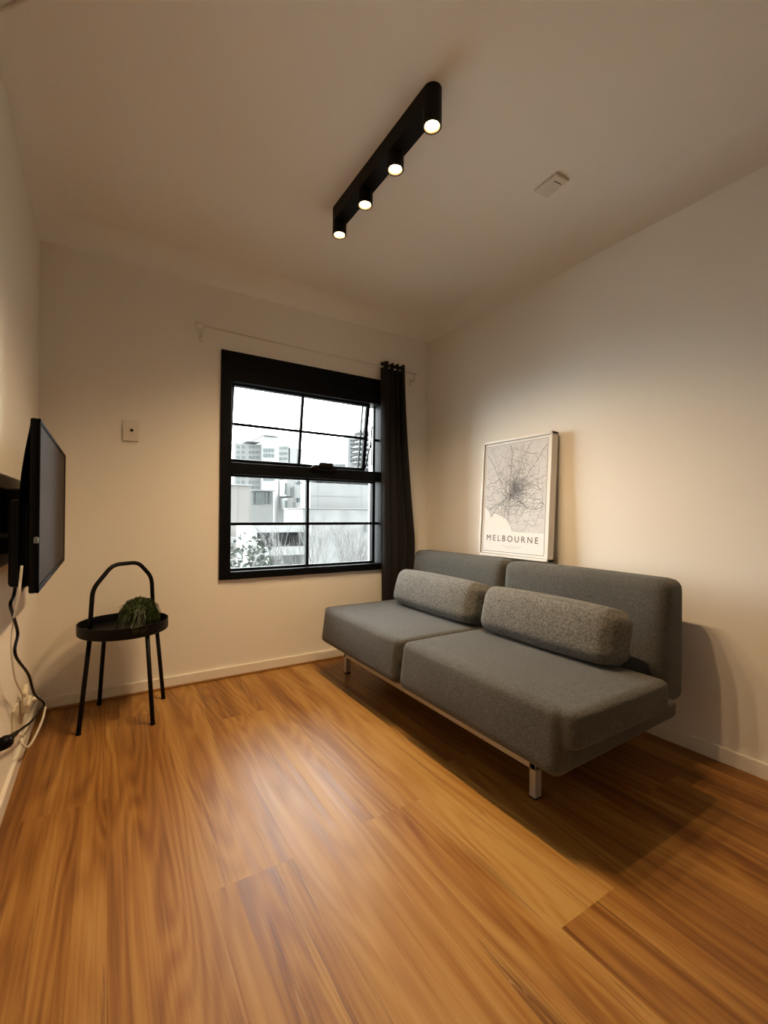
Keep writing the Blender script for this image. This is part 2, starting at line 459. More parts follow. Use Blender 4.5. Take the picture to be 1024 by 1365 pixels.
# ------------------------------------------------------------------ ceiling track light
LXC = -1.166; LYS = [-.843, -1.085, -1.316, -1.540]; ZT = 2.272
tl = thing('ceiling_track_light', 'black bar ceiling light with four lit downlight tubes', 'ceiling light', (LXC, -1.2, ZC))
bm = NB(); R = .032; prof = []
y0, y1 = LYS[0], LYS[-1]
for k in range(17): a = math.pi*k/16; prof.append((LXC+R*math.cos(a), y0+R*math.sin(a)))
for k in range(17): a = math.pi+math.pi*k/16; prof.append((LXC+R*math.cos(a), y1+R*math.sin(a)))
lo = [bm.verts.new((x, y, ZC-.066)) for x, y in prof]; hi = [bm.verts.new((x, y, ZC)) for x, y in prof]
n = len(prof)
for i in range(n): bm.faces.new((lo[i], lo[(i+1) % n], hi[(i+1) % n], hi[i]))
bm.faces.new(lo[::-1]); bm.faces.new(hi); obj('bar', bm, M['bracket'], tl)
for y in LYS:
    bm = NB(); lathe(bm, [(.0275, ZT+.012), (.0275, ZT), (.0322, ZT), (.0322, ZC-.060), (.0275, ZC-.060)], (LXC, y, 0), 36, True)
    tb = obj('spot_tube', bm, M['bracket'], tl, True)
    tb.modifiers.new('e', 'EDGE_SPLIT').split_angle = .6
    bm = NB(); lathe(bm, [(.0275, ZT), (.0262, ZT), (.0200, ZT+.009), (.0200, ZT+.011), (.0275, ZT+.011)], (LXC, y, 0), 32, False); obj('bulb_rim', bm, M['reflector'], tb, True)
    bm = NB(); lathe(bm, [(.0202, ZT+.010), (.0200, ZT+.006), (.016, ZT+.001), (.009, ZT-.003), (.002, ZT-.004)], (LXC, y, 0), 28, True); obj('bulb', bm, M['bulb'], tb, True)
    li = bpy.data.lights.new('spot_lamp', 'SPOT'); li.energy = 41; li.color = (1, .675, .355)
    li.spot_size = math.radians(136); li.spot_blend = 1.0; li.shadow_soft_size = .022
    lo_ = bpy.data.objects.new('spot_lamp', li); COL.objects.link(lo_); lo_.location = (LXC, y, ZT-.014)

# ceiling sensor + round fitting
sd = thing('ceiling_sensor', 'small white rectangular sensor box on the ceiling right of the bar light', 'sensor', (-.472, -1.52, ZC))
Rz = Matrix.Translation((-.470, -1.480, 0)) @ Matrix.Rotation(math.radians(-4), 4, 'Z')
bm = NB(); box(bm, -.040, .040, -.060, .060, ZC-.014, ZC, .005, 3); bmesh.ops.transform(bm, matrix=Rz, verts=bm.verts); obj('case', bm, M['plastic'], sd)
bm = NB(); box(bm, -.018, .024, -.033, -.029, ZC-.0146, ZC-.010, .0005, 1); bmesh.ops.transform(bm, matrix=Rz, verts=bm.verts); obj('slot', bm, M['blackplastic'], sd)
# antenna wall plate
wp = thing('wall_plate', 'small square white antenna plate on the wall left of the window', 'wall plate', (-1.970, 0, 1.40))
obj('plate', box(NB(), -2.007, -1.933, -.012, 0, 1.345, 1.455, .004, 2), M['plastic'], wp)
bm = NB(); cyl(bm, (-1.967, -.0155, 1.402), (-1.967, -.010, 1.402), .0075, n=20); sk = obj('socket', bm, M['blackplastic'], wp)
bm = NB(); lathe(bm, [(.0078, 0), (.0105, 0), (.0105, .004), (.0078, .004)], (0, 0, 0), 24, False)
bmesh.ops.transform(bm, matrix=Matrix.Translation((-1.967, -.012, 1.402)) @ Matrix.Rotation(math.pi/2, 4, 'X'), verts=bm.verts); obj('collar', bm, M['plastic'], sk, True)
bm = NB(); cyl(bm, (-1.950, -.0145, 1.402), (-1.950, -.010, 1.402), .004, n=14); obj('screw', bm, M['frame'], wp)

# ------------------------------------------------------------------ television
TX = -2.230; TY0, TY1, TZ0, TZ1 = -1.315, -.440, .763, 1.203
tv = thing('television', 'flat black television on a bracket on the left wall, screen off', 'television', (TX, -.88, .98))
bm = NB(); box(bm, TX-.016, TX, TY0, TY1, TZ0, TZ1, .004, 2)
# bulging rear shell
b = bmesh.new()
ny, nz = 16, 16; g = []
for i in range(ny+1):
    row = []
    for j in range(nz+1):
        u, v = i/ny, j/nz
        f = min(1, 14*min(u, 1-u)+.75)*math.sin(min(1, 2.0*(1-v))*math.pi/2)*min(1, 8*v+.6)
        row.append(b.verts.new((TX-.014-.030*f, TY0+.004+(TY1-TY0-.008)*u, TZ0+.004+(TZ1-TZ0-.008)*v)))
    g.append(row)
for p, q in zip(g, g[1:]):
    for j in range(nz): b.faces.new((p[j], p[j+1], q[j+1], q[j]))
join(bm, b)
box(bm, TX-.062, TX-.012, TY0+.04, TY1-.10, TZ0+.012, TZ0+.235, .010, 3)
obj('cabinet', bm, M['blackplastic'], tv)
bm = NB(); e = .011
box(bm, TX-.001, TX+.005, TY0, TY1, TZ1-e, TZ1, .0015, 1); box(bm, TX-.001, TX+.005, TY0, TY1, TZ0, TZ0+.017, .0015, 1)
box(bm, TX-.001, TX+.005, TY0, TY0+e, TZ0, TZ1, .0015, 1); box(bm, TX-.001, TX+.005, TY1-e, TY1, TZ0, TZ1, .0015, 1)
obj('bezel', bm, M['bezel'], tv)
obj('screen', box(NB(), TX-.001, TX+.002, TY0+e, TY1-e, TZ0+.016, TZ1-e), M['screen'], tv)
bm = NB(); box(bm, TX-.006, TX+.004, TY0-.006, TY0+.02, .888, .905, .003, 2); obj('sensor_window', bm, M['midglass'], tv)
bm = NB(); box(bm, -W, -W+.016, -1.02, -.72, .80, 1.04, .003); box(bm, -W+.012, TX-.03, -.94, -.86, .90, 1.04, .006)
box(bm, -W+.014, TX-.04, -1.00, -.78, .84, .88, .003); obj('wall_bracket', bm, M['blackmetal'], tv)

def cable(name, pts, r, mat, parent=None):
    bm = NB(); tube(bm, smooth_path(pts, 8), r, 10); return obj(name, bm, M[mat], parent, True)
pc = cable('power_cord', [(-2.283, -1.20, .790), (-2.290, -1.19, .742), (-2.294, -1.21, .722), (-2.30, -1.10, .664), (-2.302, -1.02, .602), (-2.30, -1.075, .556), (-2.30, -.80, .414), (-2.30, -.63, .290),
               (-2.298, -.33, .146), (-2.302, -.42, .150), (-2.308, -.63, .19), (-2.315, -.80, .235), (-2.322, -.93, .268), (-2.325, -.985, .281)], .0042, 'blackplastic', tv)
bm = NB(); tube(bm, [(-2.319, -.86, .250), (-2.324, -.96, .275), (-2.328, -1.005, .282), (-2.340, -1.03, .286)], [.006, .010, .020, .018], 14); pg = obj('plug', bm, M['blackplastic'], None, True); pg.parent = pc
wc = cable('antenna_cable', [(-2.258, -1.322, .835), (-2.260, -1.326, .80), (-2.264, -1.322, .755), (-2.288, -1.19, .690), (-2.325, -.93, .622), (-2.33, -.915, .525), (-2.33, -.84, .418), (-2.332, -.70, .33), (-2.335, -.62, .275)], .0030, 'plastic')
tag(wc, 'thin white cable hanging behind the television to the antenna socket', 'cable')
po = thing('power_outlet', 'white power outlet low on the left wall holding a black plug', 'power outlet', (-W, -1.07, .29))
obj('plate', box(NB(), -W, -W+.012, -1.13, -1.00, .245, .330, .003, 2), M['plastic'], po)
obj('switch', box(NB(), -W+.010, -W+.017, -1.035, -1.022, .300, .320, .002, 2), M['frame'], po)
obj('switch', box(NB(), -W+.010, -W+.017, -1.112, -1.099, .300, .320, .002, 2), M['frame'], po)
ao = thing('antenna_socket', 'cream antenna socket with a splitter low on the left wall near the corner', 'socket', (-W, -.55, .22))
obj('plate', box(NB(), -W, -W+.010, -.66, -.42, .130, .250, .003, 2), M['plastic2'], ao)
bm = NB(); box(bm, -W+.008, -W+.040, -.56, -.46, .195, .235, .006, 2); cyl(bm, (-W+.025, -.57, .225), (-W+.025, -.53, .30), .009); cyl(bm, (-W+.025, -.50, .225), (-W+.025, -.58, .285), .007)
cyl(bm, (-W+.02, -.47, .215), (-W+.055, -.44, .21), .009); obj('splitter', bm, M['plastic2'], ao, True)
cb = cable('white_lead', [(-2.345, -.62, .16), (-2.330, -.66, .125), (-2.320, -.60, .085), (-2.312, -.48, .070), (-2.300, -.36, .085), (-2.296, -.28, .11)], .0045, 'plastic')
tag(cb, 'white cable looping below the cream antenna socket', 'cable')

cc_ = cable('ceiling_cable', [(-2.357, -1.128, 2.322), (-2.340, -1.130, 2.342), (-2.321, -1.129, 2.365), (-2.298, -1.145, 2.381), (-2.27, -1.175, 2.388), (-2.24, -1.24, 2.3895), (-2.23, -1.35, 2.3895)], .0062, 'plastic')
tag(cc_, 'short white cable fixed to the ceiling in the top left corner', 'cable')
# ------------------------------------------------------------------ side table with plant
TC = Vector((-2.0, -.257, 0)); TT = .452
st = thing('side_table', 'round black metal tray table with a carrying handle beside the corner', 'side table', TC)
bm = NB(); lathe(bm, [(.001, .400), (.181, .400), (.188, .404), (.190, .410), (.190, TT), (.1865, TT), (.1865, .412), (.180, .407), (.001, .407)], TC, 64, False); obj('tray', bm, M['blackmetal'], st, True).modifiers.new('e', 'EDGE_SPLIT').split_angle = .7
feet = [Vector((-.178, -.130, 0)), Vector((-.102, .197, 0)), Vector((.104, -.171, 0)), Vector((.177, .104, 0))]
for f in feet:
    d = f.normalized(); bm = NB()
    tube(bm, [TC+d*.213+Vector((0, 0, .006)), TC+d*.168+Vector((0, 0, .404))], .0095, 16)
    lg = obj('leg', bm, M['blackmetal'], st, True)
    bm = NB(); tube(bm, [TC+d*.2135, TC+d*.2125+Vector((0, 0, .012))], .0105, 16); obj('foot_cap', bm, M['blackplastic'], lg, True)
d = Vector((.835, .55, 0))
hp = [TC+d*r+Vector((0, 0, z)) for r, z in ((-.165, .404), (-.152, .622), (-.060, .722), (.070, .722), (.145, .640), (.160, .404))]
bm = NB(); tube(bm, round_corner(hp, .035, 6), .0095, 16); obj('handle', bm, M['blackmetal'], st, True)

pl = thing('potted_plant', 'small bushy green plant in a dark pot on the tray table', 'plant', (-1.938, -.300, .407))
PC = Vector((-1.938, -.300, .505))
bm = NB(); lathe(bm, [(.001, .4075), (.036, .4075), (.044, .470), (.040, .470), (.034, .415), (.001, .415)], (PC.x, PC.y, 0), 28, False); obj('pot', bm, M['pot'], pl, True)
def blade(bm, pts, w):
    prev = None
    for i, p in enumerate(pts):
        t = i/(len(pts)-1); ww = w*(1-.85*t*t)
        tdir = (pts[min(i+1, len(pts)-1)]-pts[max(i-1, 0)]).normalized()
        s = tdir.cross(Vector((.3, .5, .8))).normalized()*ww
        cur = (bm.verts.new(p-s), bm.verts.new(p+s))
        if prev: bm.faces.new((prev[0], prev[1], cur[1], cur[0]))
        prev = cur
def foliage(n, rad, droop, w, rnd, zmin=-.3, sx=1.0):
    bm = NB()
    for _ in range(n):
        while True:
            v = Vector((rnd.gauss(0, 1), rnd.gauss(0, 1), rnd.gauss(.2, 1))).normalized()
            if v.z > zmin: break
        r = rad*rnd.uniform(.80, 1.08); base = PC+Vector((0, 0, -.01))+v*r*.45
        pts = []
        for k in range(6):
            t = k/5
            q = base+v*(r*.58*t)+Vector((0, 0, -droop*t*t*t))+Vector((rnd.uniform(-1, 1), rnd.uniform(-1, 1), rnd.uniform(-1, 1)))*.004
            q.z = max(q.z, .4085); pts.append(q)
        # curl the tip over the ball
        tang = v.cross(Vector((rnd.uniform(-1, 1), rnd.uniform(-1, 1), rnd.uniform(-1, 1)))).normalized()
        pts.append(pts[-1]+tang*.012-v*.002); pts.append(pts[-1]+tang*.010-v*.007)
        blade(bm, pts, w)
    return bm
fo = obj('foliage', foliage(1700, .082, .02, .0022, random.Random(5)), M['leaf'], pl)
bm = NB(); rr = random.Random(11)
for _ in range(130):
    a = rr.uniform(2.6, 5.3); s = Vector((math.cos(a), math.sin(a), 0))
    p0 = PC+s*rr.uniform(.03, .055)+Vector((0, 0, rr.uniform(-.03, .02)))
    end = PC+s*rr.uniform(.07, .115)
    end.z = .410+rr.uniform(0, .012)
    pts = []
    for k in range(8):
        t = k/7; q = p0.lerp(end, t); q.z = p0.z+(end.z-p0.z)*t**2+.012*math.sin(t*3.1); q += Vector((rr.uniform(-1, 1), rr.uniform(-1, 1), 0))*.004
        q.z = max(q.z, .409)
        rxy = Vector((q.x-TC.x, q.y-TC.y, 0))
        if rxy.length > .178: q.x, q.y = (TC+rxy.normalized()*.178).xy
        pts.append(q)
    blade(bm, pts, .0022)
for _ in range(26):        # strands draped over the front rim of the tray
    a = -math.pi/2+rr.uniform(.06, .44); s = Vector((math.cos(a), math.sin(a), 0))
    p0 = PC+Vector((rr.uniform(-.02, .03), s.y*.06, rr.uniform(-.03, .01)))
    rim = TC+s*.189; rim.z = TT+.005; out = TC+s*.199; low = TC+s*.201
    out.z = TT-.004; low.z = TT-rr.uniform(.008, .034)
    mid = p0.lerp(rim, .55); mid.z = max(p0.z, rim.z)+.008
    blade(bm, smooth_path([p0, mid, rim, out, low], 3), .0021)
obj('trailing_leaves', bm, M['leafgrey'], pl)

# ------------------------------------------------------------------ sofa bed
sf = thing('sofa_bed', 'low grey fabric sofa bed on steel legs against the right wall', 'sofa', (-.55, -1.05, 0))
def seat(y0, y1, name):
    bm = NB(); yc, hy = (y0+y1)/2, (y1-y0)/2; sh = .022 if y0 < -1.5 else 0
    # upper layer, lower layer, fold at the front
    softbox(bm, (-.700, yc, .3530), (.262, hy, .0570), .022, (.003, .004, .006), 20)
    softbox(bm, (-.625, yc+sh, .2500), (.350, hy-.030, .046), .016, (.004, .002, .002), 20, None,
            lambda q, p: Vector((q.x, q.y, q.z+(.022*(q.x+.35)/.70 if q.z < 0 else -.006*(q.x+.35)/.70))))
    softbox(bm, (-.942, yc+sh, .307), (.040, hy-.026, .095), .022, (.008, .002, .002), 20, Matrix.Rotation(math.radians(7), 4, 'Y'))
    o = obj(name, bm, M['sofa'], sf, True)
    r = o.modifiers.new('weld', 'REMESH'); r.mode = 'VOXEL'; r.voxel_size = .007; r.use_smooth_shade = True
    s = o.modifiers.new('soft', 'SMOOTH'); s.factor = .5; s.iterations = 3
    return o
seat(-1.094, -.255, 'seat_cushion'); seat(-1.955, -1.100, 'seat_cushion')
def back(y0, y1):
    yc, hy = (y0+y1)/2, (y1-y0)/2; bm = NB()
    def f(q, p):               # thicker towards the seat: upright rear, sloping front
        t = (q.z+.243)/.486
        if q.x < 0: q.x *= 1+.75*(1-t)
        return q
    softbox(bm, (-.185, yc, .479), (.072, hy, .243), .042, (.004, .002, .004), 20, None, f)
    return obj('backrest', bm, M['sofa'], sf, True)
back(-1.012, -.190); back(-1.856, -1.026)
# steel sled frame
RX = -.82
bm = NB()
w = .016
box(bm, RX-w, RX+w, -1.715, -.285, .098, .127, .002, 1)
fr = obj('rail', bm, M['steel'], sf)
for y in (-.2985, -1.7015):
    obj('leg', box(NB(), RX-w, RX+w, y-.0135, y+.0135, .004, .126, .002, 1), M['steel'], sf)
    obj('foot_pad', box(NB(), RX-w, RX+w, y-.0135, y+.0135, 0, .005), M['blackplastic'], sf)
for y in (-.2985, -1.7015):
    obj('leg', box(NB(), -.42-w, -.42+w, y*.86-.0135, y*.86+.0135, 0, .126, .002, 1), M['steel'], sf)
obj('rail', box(NB(), -.436, -.404, -1.50, -.25, .100, .126, .002, 1), M['steel'], sf)
bm = NB()
for y in (-.46, -1.0, -1.45): box(bm, RX, -.41, y-.02, y+.02, .105, .195, .003, 1)
box(bm, -.72, -.44, -1.60, -.40, .165, .212, .004, 1)
obj('hinge_frame', bm, M['blackmetal'], sf)

def bolster(yc, hy, label, seed):
    rnd = random.Random(seed)
    def f(q, p):
        # ends gathered, fuller low at the front
        t = abs(p[1]); q.x *= 1-.10*max(0, q.z)/.1; 
        k = 1-.05*t**6; q.x *= k; q.z *= k
        if t > .93: q += Vector((0, -math.copysign(.004, p[1])*(1+.5*math.sin(q.z*60+seed)), 0))
        return q
    bm = NB(); softbox(bm, (0, 0, 0), (.092, hy, .106), .048, (.012, .006, .008), 26, None, f)
    T = Matrix.Translation((-.470, yc, .516)) @ Matrix.Rotation(math.radians(13), 4, 'Y')
    bmesh.ops.transform(bm, matrix=T, verts=bm.verts)
    o = obj('bolster_cushion', bm, M['boucle'], None, True)
    # re-seat origin at the cushion centre
    o.data.transform(Matrix.Translation((.470, -yc, -.516))); o.location = (-.470, yc, .516)
    return tag(o, label, 'cushion', 'bolster cushions on the sofa')
bolster(-.745, .350, 'grey bolster cushion on the far sofa seat beside the curtain', 1)
bolster(-1.478, .330, 'grey bolster cushion on the near sofa seat below the map picture', 2)

# ------------------------------------------------------------------ framed map
PW, PH, PT = .515, .700, .034
pr = thing('framed_map', 'white framed city map print standing on the sofa back against the wall', 'picture', (0, 0, 0))
# local frame: u along -Y (picture's right), v up, n towards the room (-X)
b0 = Vector((-.098, -.672, .7225)); lean = math.atan2(.036, PH)
def PX(u, v, w):      # w = depth in front of the print plane
    up = Vector((math.sin(lean), 0, math.cos(lean))); nn = Vector((-math.cos(lean), 0, math.sin(lean)))
    return b0+Vector((0, -1, 0))*u+up*v+nn*w
def pbox(bm, u0, u1, v0, v1, w0, w1, bev=0):
    b = bmesh.new(); box(b, u0, u1, v0, v1, w0, w1, bev)
    for vt in b.verts: vt.co = PX(*vt.co)
    join(bm, b)
bm = NB(); fw = .014
pbox(bm, 0, fw, 0, PH, -.044, .004, .001); pbox(bm, PW-fw, PW, 0, PH, -.044, .004, .001)
pbox(bm, 0, PW, 0, fw, -.044, .004, .001); pbox(bm, 0, PW, PH-fw, PH, -.044, .004, .001)
obj('frame', bm, M['frame'], pr)
bm = NB(); pbox(bm, fw*.8, PW-fw*.8, fw*.8, PH-fw*.8, -.012, -.004); prn = obj('print', bm, M['paper'], pr)
bm = NB(); pbox(bm, .02, PW-.02, .02, PH-.02, -.040, -.014); obj('backing_board', bm, M['plastic2'], pr)
mu0, mu1, mv0, mv1 = .034, PW-.034, .150, PH-.036
def ribbon(bm, pts, w, wz=-.0034):
    for (u0, v0), (u1, v1) in zip(pts, pts[1:]):
        dx, dy = u1-u0, v1-v0; L = math.hypot(dx, dy)
        if L < 1e-6: continue
        nx, ny = -dy/L*w, dx/L*w
        bm.faces.new([bm.verts.new(PX(u, v, wz)) for u, v in ((u0-nx, v0-ny), (u1-nx, v1-ny), (u1+nx, v1+ny), (u0+nx, v0+ny))])
bm = NB(); ribbon(bm, [(fw+.001, fw), (fw+.001, PH-fw), (PW-fw-.001, PH-fw), (PW-fw-.001, fw), (fw, fw+.001)], .0018, -.0030)
bu0, bu1, bv0, bv1 = .030, PW-.030, .030, PH-.032
ribbon(bm, [(bu0, bv0), (bu0, bv1), (bu1, bv1), (bu1, bv0), (bu0, bv0)], .0011, -.0032)
obj('border_line', bm, M['ink'], prn)
rr = random.Random(21)
# coast: the bay is the blank lower-left part of the sheet
coast = [(.034, .300), (.075, .270), (.090, .235), (.115, .262), (.16, .250), (.21, .228), (.245, .190), (.262, .150)]
def sea(u, v):
    for (a, b), (c, d) in zip(coast, coast[1:]):
        if a <= u <= c: return v < b+(d-b)*(u-a)/(c-a)
    return False
b = NB()
top = [(u, mv1) for u, v in coast]+[(mu1, mv1)]; low = coast+[(mu1, .150)]
for (p, q, r_, s) in zip(top, top[1:], low[1:], low): b.faces.new([b.verts.new(PX(u, v, -.0037)) for u, v in (p, q, r_, s)])
obj('land_tint', b, M['mapland'], prn)
roads = NB(); heavy = NB(); cen = Vector((.235, .36))
def clip(pts):
    out = []; cur = []
    for u, v in pts:
        ok = mu0 < u < mu1 and mv0+.004 < v < mv1 and not sea(u, v)
        if ok: cur.append((u, v))
        else:
            if len(cur) > 1: out.append(cur)
            cur = []
    if len(cur) > 1: out.append(cur)
    return out
for k in range(17):        # radial arterials
    a = 2*math.pi*k/17+rr.uniform(-.12, .12); p = Vector((cen.x, cen.y)); pts = [tuple(p)]
    for _ in range(40):
        a += rr.uniform(-.16, .16); p = p+Vector((math.cos(a), math.sin(a)))*.011; pts.append(tuple(p))
    for c in clip(pts): ribbon(heavy if k % 2 else roads, c, .0011 if k % 2 else .0007)
for rad in (.035, .06, .09, .13, .18, .235, .29):   # ring roads
    pts = []; ph = rr.uniform(0, 6)
    for k in range(70):
        a = 2*math.pi*k/69; r_ = rad*(1+.10*math.sin(3*a+ph)+.06*math.sin(7*a+2*ph)); pts.append((cen.x+r_*math.cos(a), cen.y+1.1*r_*math.sin(a)))
    for c in clip(pts): ribbon(roads, c, .0007)
for _ in range(760):       # local streets, denser to the east
    r_ = abs(rr.gauss(0, .13)); a0 = rr.uniform(0, 6.283); p = Vector((cen.x+.03+r_*math.cos(a0), cen.y+.02+1.25*r_*math.sin(a0)))
    a = rr.choice((0, math.pi/2))+rr.gauss(.12, .22); pts = [tuple(p)]
    for _ in range(rr.randint(3, 9)):
        a += rr.uniform(-.25, .25); p = p+Vector((math.cos(a), math.sin(a)))*.008; pts.append(tuple(p))
    for c in clip(pts): ribbon(roads, c, .00065)
for y in (.30, .33, .375, .41, .445):   # the river and east-west highways
    pts = []
    for k in range(50): u = mu0+(mu1-mu0)*k/49; pts.append((u, y+.012*math.sin(u*40+y*90)+.008*math.sin(u*95+y*30)))
    for c in clip(pts): ribbon(heavy, c, .0009)
cc = []
for (a, b_), (c, d_) in zip(coast, coast[1:]):
    for k in range(6): t = k/6; cc.append((a+(c-a)*t, b_+(d_-b_)*t+.003*math.sin(k*2.1+a*60)))
ribbon(heavy, cc, .0010)
obj('street_lines', roads, M['ink2'], prn); obj('main_road_lines', heavy, M['ink'], prn)
def letters(text, size, u0, u1, v, mat, name, spacing):
    cu = bpy.data.curves.new(name, 'FONT'); cu.body = text; cu.size = size; cu.space_character = spacing; cu.align_x = 'LEFT'; cu.extrude = 0
    t = bpy.data.objects.new(name, cu); COL.objects.link(t); bpy.context.view_layer.update()
    me = bpy.data.meshes.new_from_object(t.evaluated_get(bpy.context.evaluated_depsgraph_get()))
    bpy.data.objects.remove(t); me.name = name
    xs = [q.co.x for q in me.vertices]; a, b_ = min(xs), max(xs)
    for q in me.vertices: q.co = PX(u0+(q.co.x-a)/(b_-a)*(u1-u0), v+q.co.y, -.0030)
    me.materials.clear(); me.materials.append(mat)
    o = bpy.data.objects.new(name, me); COL.objects.link(o); o.parent = prn; return o
letters('MELBOURNE', .050, .062, PW-.070, .093, M['ink'], 'city_lettering', 1.45)
bm = NB(); ribbon(bm, [(.185, .066), (.335, .066)], .0008); ribbon(bm, [(.205, .056), (.315, .056)], .0007); obj('caption_line', bm, M['ink3'], prn)

# ------------------------------------------------------------------ outside
CAMP = Vector((-2.0884, -2.7283, .9697)); F_PX = 596.04; YAW, PIT, ROLL = .56, .0046, .0087
def cam_axes():
    F = Vector((math.sin(YAW)*math.cos(PIT), math.cos(YAW)*math.cos(PIT), math.sin(PIT)))
    Rr = Vector((math.cos(YAW), -math.sin(YAW), 0)); U = Rr.cross(F)
    return F, Rr*math.cos(ROLL)+U*math.sin(ROLL), -Rr*math.sin(ROLL)+U*math.cos(ROLL)
CF, CR, CU = cam_axes()
def at(px, py, Y):     # surveyed position of a photo point at distance Y beyond the window wall
    d = CF*F_PX+CR*(px-512)-CU*(py-682.5); t = (Y-CAMP.y)/d.y; p = CAMP+d*t; return p.x, p.z
GZ = -7.0
bm = NB(); box(bm, -60, 160, 3, 200, GZ-.3, GZ); struct(obj('ground', bm, M['asphalt']))
def rect(px0, py0, px1, py1, Y):
    x0, z1 = at(px0, py0, Y); x1, z0 = at(px1, py1, Y); return x0, x1, z0, z1
def block(root, name, r, Y, depth, mat, zlow=None, front=0):
    x0, x1, z0, z1 = r; return obj(name, box(NB(), x0, x1, Y-front, Y+depth, GZ if zlow is None else zlow, z1), M[mat], root)
def wins(root, rects, Y, mat, name='window', d=.12):
    for (x0, x1, z0, z1) in rects: obj(name, box(NB(), x0, x1, Y-d, Y+.2, z0, z1), M[mat], root)
# far apartment block
Y = 62
ap = thing('apartment_building', 'far pale apartment block with stepped roof seen through the upper left panes', 'building', (at(355, 640, Y)[0], Y, GZ))
block(ap, 'wing', rect(313, 590, 349, 640, Y), Y, 5, 'concrete'); block(ap, 'stair_tower', rect(348, 583, 368, 640, Y), Y, 6, 'whitewall', front=1.2)
block(ap, 'wing', rect(367, 592, 386, 640, Y), Y, 5, 'concrete'); block(ap, 'wing', rect(385, 597, 403, 640, Y), Y, 5, 'offwhite')
x0, x1, z0, z1 = rect(347, 581.5, 369, 584, Y); obj('roof_slab', box(NB(), x0, x1, Y-1.8, Y+6, z0, z1), M['concrete'], ap)
x0, x1, z0, z1 = rect(327, 588, 346, 590.5, Y); obj('roof_slab', box(NB(), x0, x1, Y-.8, Y+5, z0, z1), M['concrete'], ap)
for py in (594, 601, 608, 634, 641, 648):
    for px in (316, 323, 332, 337, 342): wins(ap, [rect(px, py, px+3.4, py+3.6, Y)], Y, 'midglass')
    for px in (370, 375, 380): wins(ap, [rect(px, py+2, px+3.6, py+5, Y)], Y, 'midglass')
for py in (598, 605, 636): wins(ap, [rect(px, py, px+2.6, py+5, Y-1.2) for px in (351, 355, 359, 363)], Y-1.2, 'midglass')
# beige clad slab
Y = 19
sb = thing('clad_building', 'beige vertically clad building at the left edge of the lower window panes', 'building', (at(320, 680, Y)[0], Y, GZ))
block(sb, 'wall', rect(296, 647, 334, 720, Y), Y, 7, 'slab'); x0, x1, z0, z1 = rect(296, 645, 334.5, 648, Y); obj('parapet', box(NB(), x0, x1, Y-.15, Y+7, z0, z1), M['offwhite'], sb)
x0, x1, z0, z1 = rect(296, 716, 335, 722, Y); obj('soffit', box(NB(), x0, x1, Y-.5, Y, z0, z1), M['offwhite'], sb)
# townhouses
Y = 27
th = thing('townhouse', 'white townhouse with tall narrow windows right of the beige clad building', 'house', (at(350, 690, Y)[0], Y, GZ))
block(th, 'wall', rect(334, 655, 364, 700, Y), Y, 1.6, 'whitewall'); wins(th, [rect(a, 656, b, 672, Y) for a, b in ((336, 338), (340, 350), (353, 356), (358, 361))], Y, 'midglass')
x0, x1, z0, z1 = rect(333.5, 652.5, 365, 655.5, Y); obj('roof', box(NB(), x0, x1, Y-.3, Y+1.6, z0, z1), M['concrete'], th)
th2 = thing('townhouse', 'pale townhouse with projecting bays behind the middle glazing bar', 'house', (at(385, 690, Y)[0], Y, GZ))
block(th2, 'wall', rect(374, 640, 404, 700, Y), Y+.5, 1.2, 'offwhite')
for a, b, c, d_ in ((376, 640, 384, 662), (386, 647, 393, 664), (377, 664, 384, 679), (389, 670, 396, 678)): 
    x0, x1, z0, z1 = rect(a, b, c, d_, Y); obj('bay', box(NB(), x0, x1, Y-.9, Y+.6, z0, z1), M['whitewall'], th2)
wins(th2, [rect(a, b, c, d_, Y-.9) for a, b, c, d_ in ((378.5, 644, 381.5, 659), (387.5, 650, 391, 662), (379, 667, 382, 677))], Y-.9, 'midglass')
wins(th2, [rect(a, b, c, d_, Y+.5) for a, b, c, d_ in ((396, 641, 402, 653), (396, 660, 403, 671), (386, 667, 389, 669))], Y+.5, 'darkglass')
for py in (655, 673): 
    x0, x1, z0, z1 = rect(393, py, 405, py+1.6, Y); obj('balcony_rail', box(NB(), x0, x1, Y-.8, Y-.7, z0, z1), M['bark'], th2)
Y = 29
gp = thing('stair_block', 'narrow grey stair block with dark openings between the two townhouses', 'building', (at(367, 690, Y)[0], Y, GZ))
block(gp, 'wall', rect(363, 645, 376, 700, Y), Y, 2.5, 'concrete'); wins(gp, [rect(365.5, p, 369, p+5, Y) for p in (648, 657, 667, 676, 684)]+[rect(372.5, p, 375, p+4, Y) for p in (660, 668)], Y, 'darkglass')
# white framed modern house
Y = 14
wh = thing('modern_house', 'white framed flat roofed house with wide glazing in the lower left pane', 'house', (at(370, 740, Y)[0], Y, GZ))
x0, x1, z0, z1 = rect(335, 700, 412, 790, Y)
obj('rear_wall', box(NB(), x0, x1, Y+1.2, Y+2.2, GZ, z1-.06), M['stone'], wh)
def beam(name, *r): 
    a, b, c, d_ = rect(*r, Y); e = .03 if name == 'column' else 0
    return obj(name, box(NB(), a, b, Y-.1-e, Y+1.3, c, d_, .01), M['whitewall'], wh)
beam('roof_slab', 334, 699.5, 412, 709); beam('floor_slab', 334, 730, 412, 738.5); beam('column', 334.5, 700, 340, 860); beam('column', 407, 700, 412, 860)
wins(wh, [rect(338, 705, 412, 733, Y+1.2)], Y+1.2, 'midglass', 'glazing'); wins(wh, [rect(338, 736, 412, 790, Y+1.2)], Y+1.2, 'concrete', 'garage_door')
wins(wh, [rect(a, 706, a+.8, 732, Y+1.05) for a in (366, 384, 398)], Y+1.05, 'bark', 'mullion')
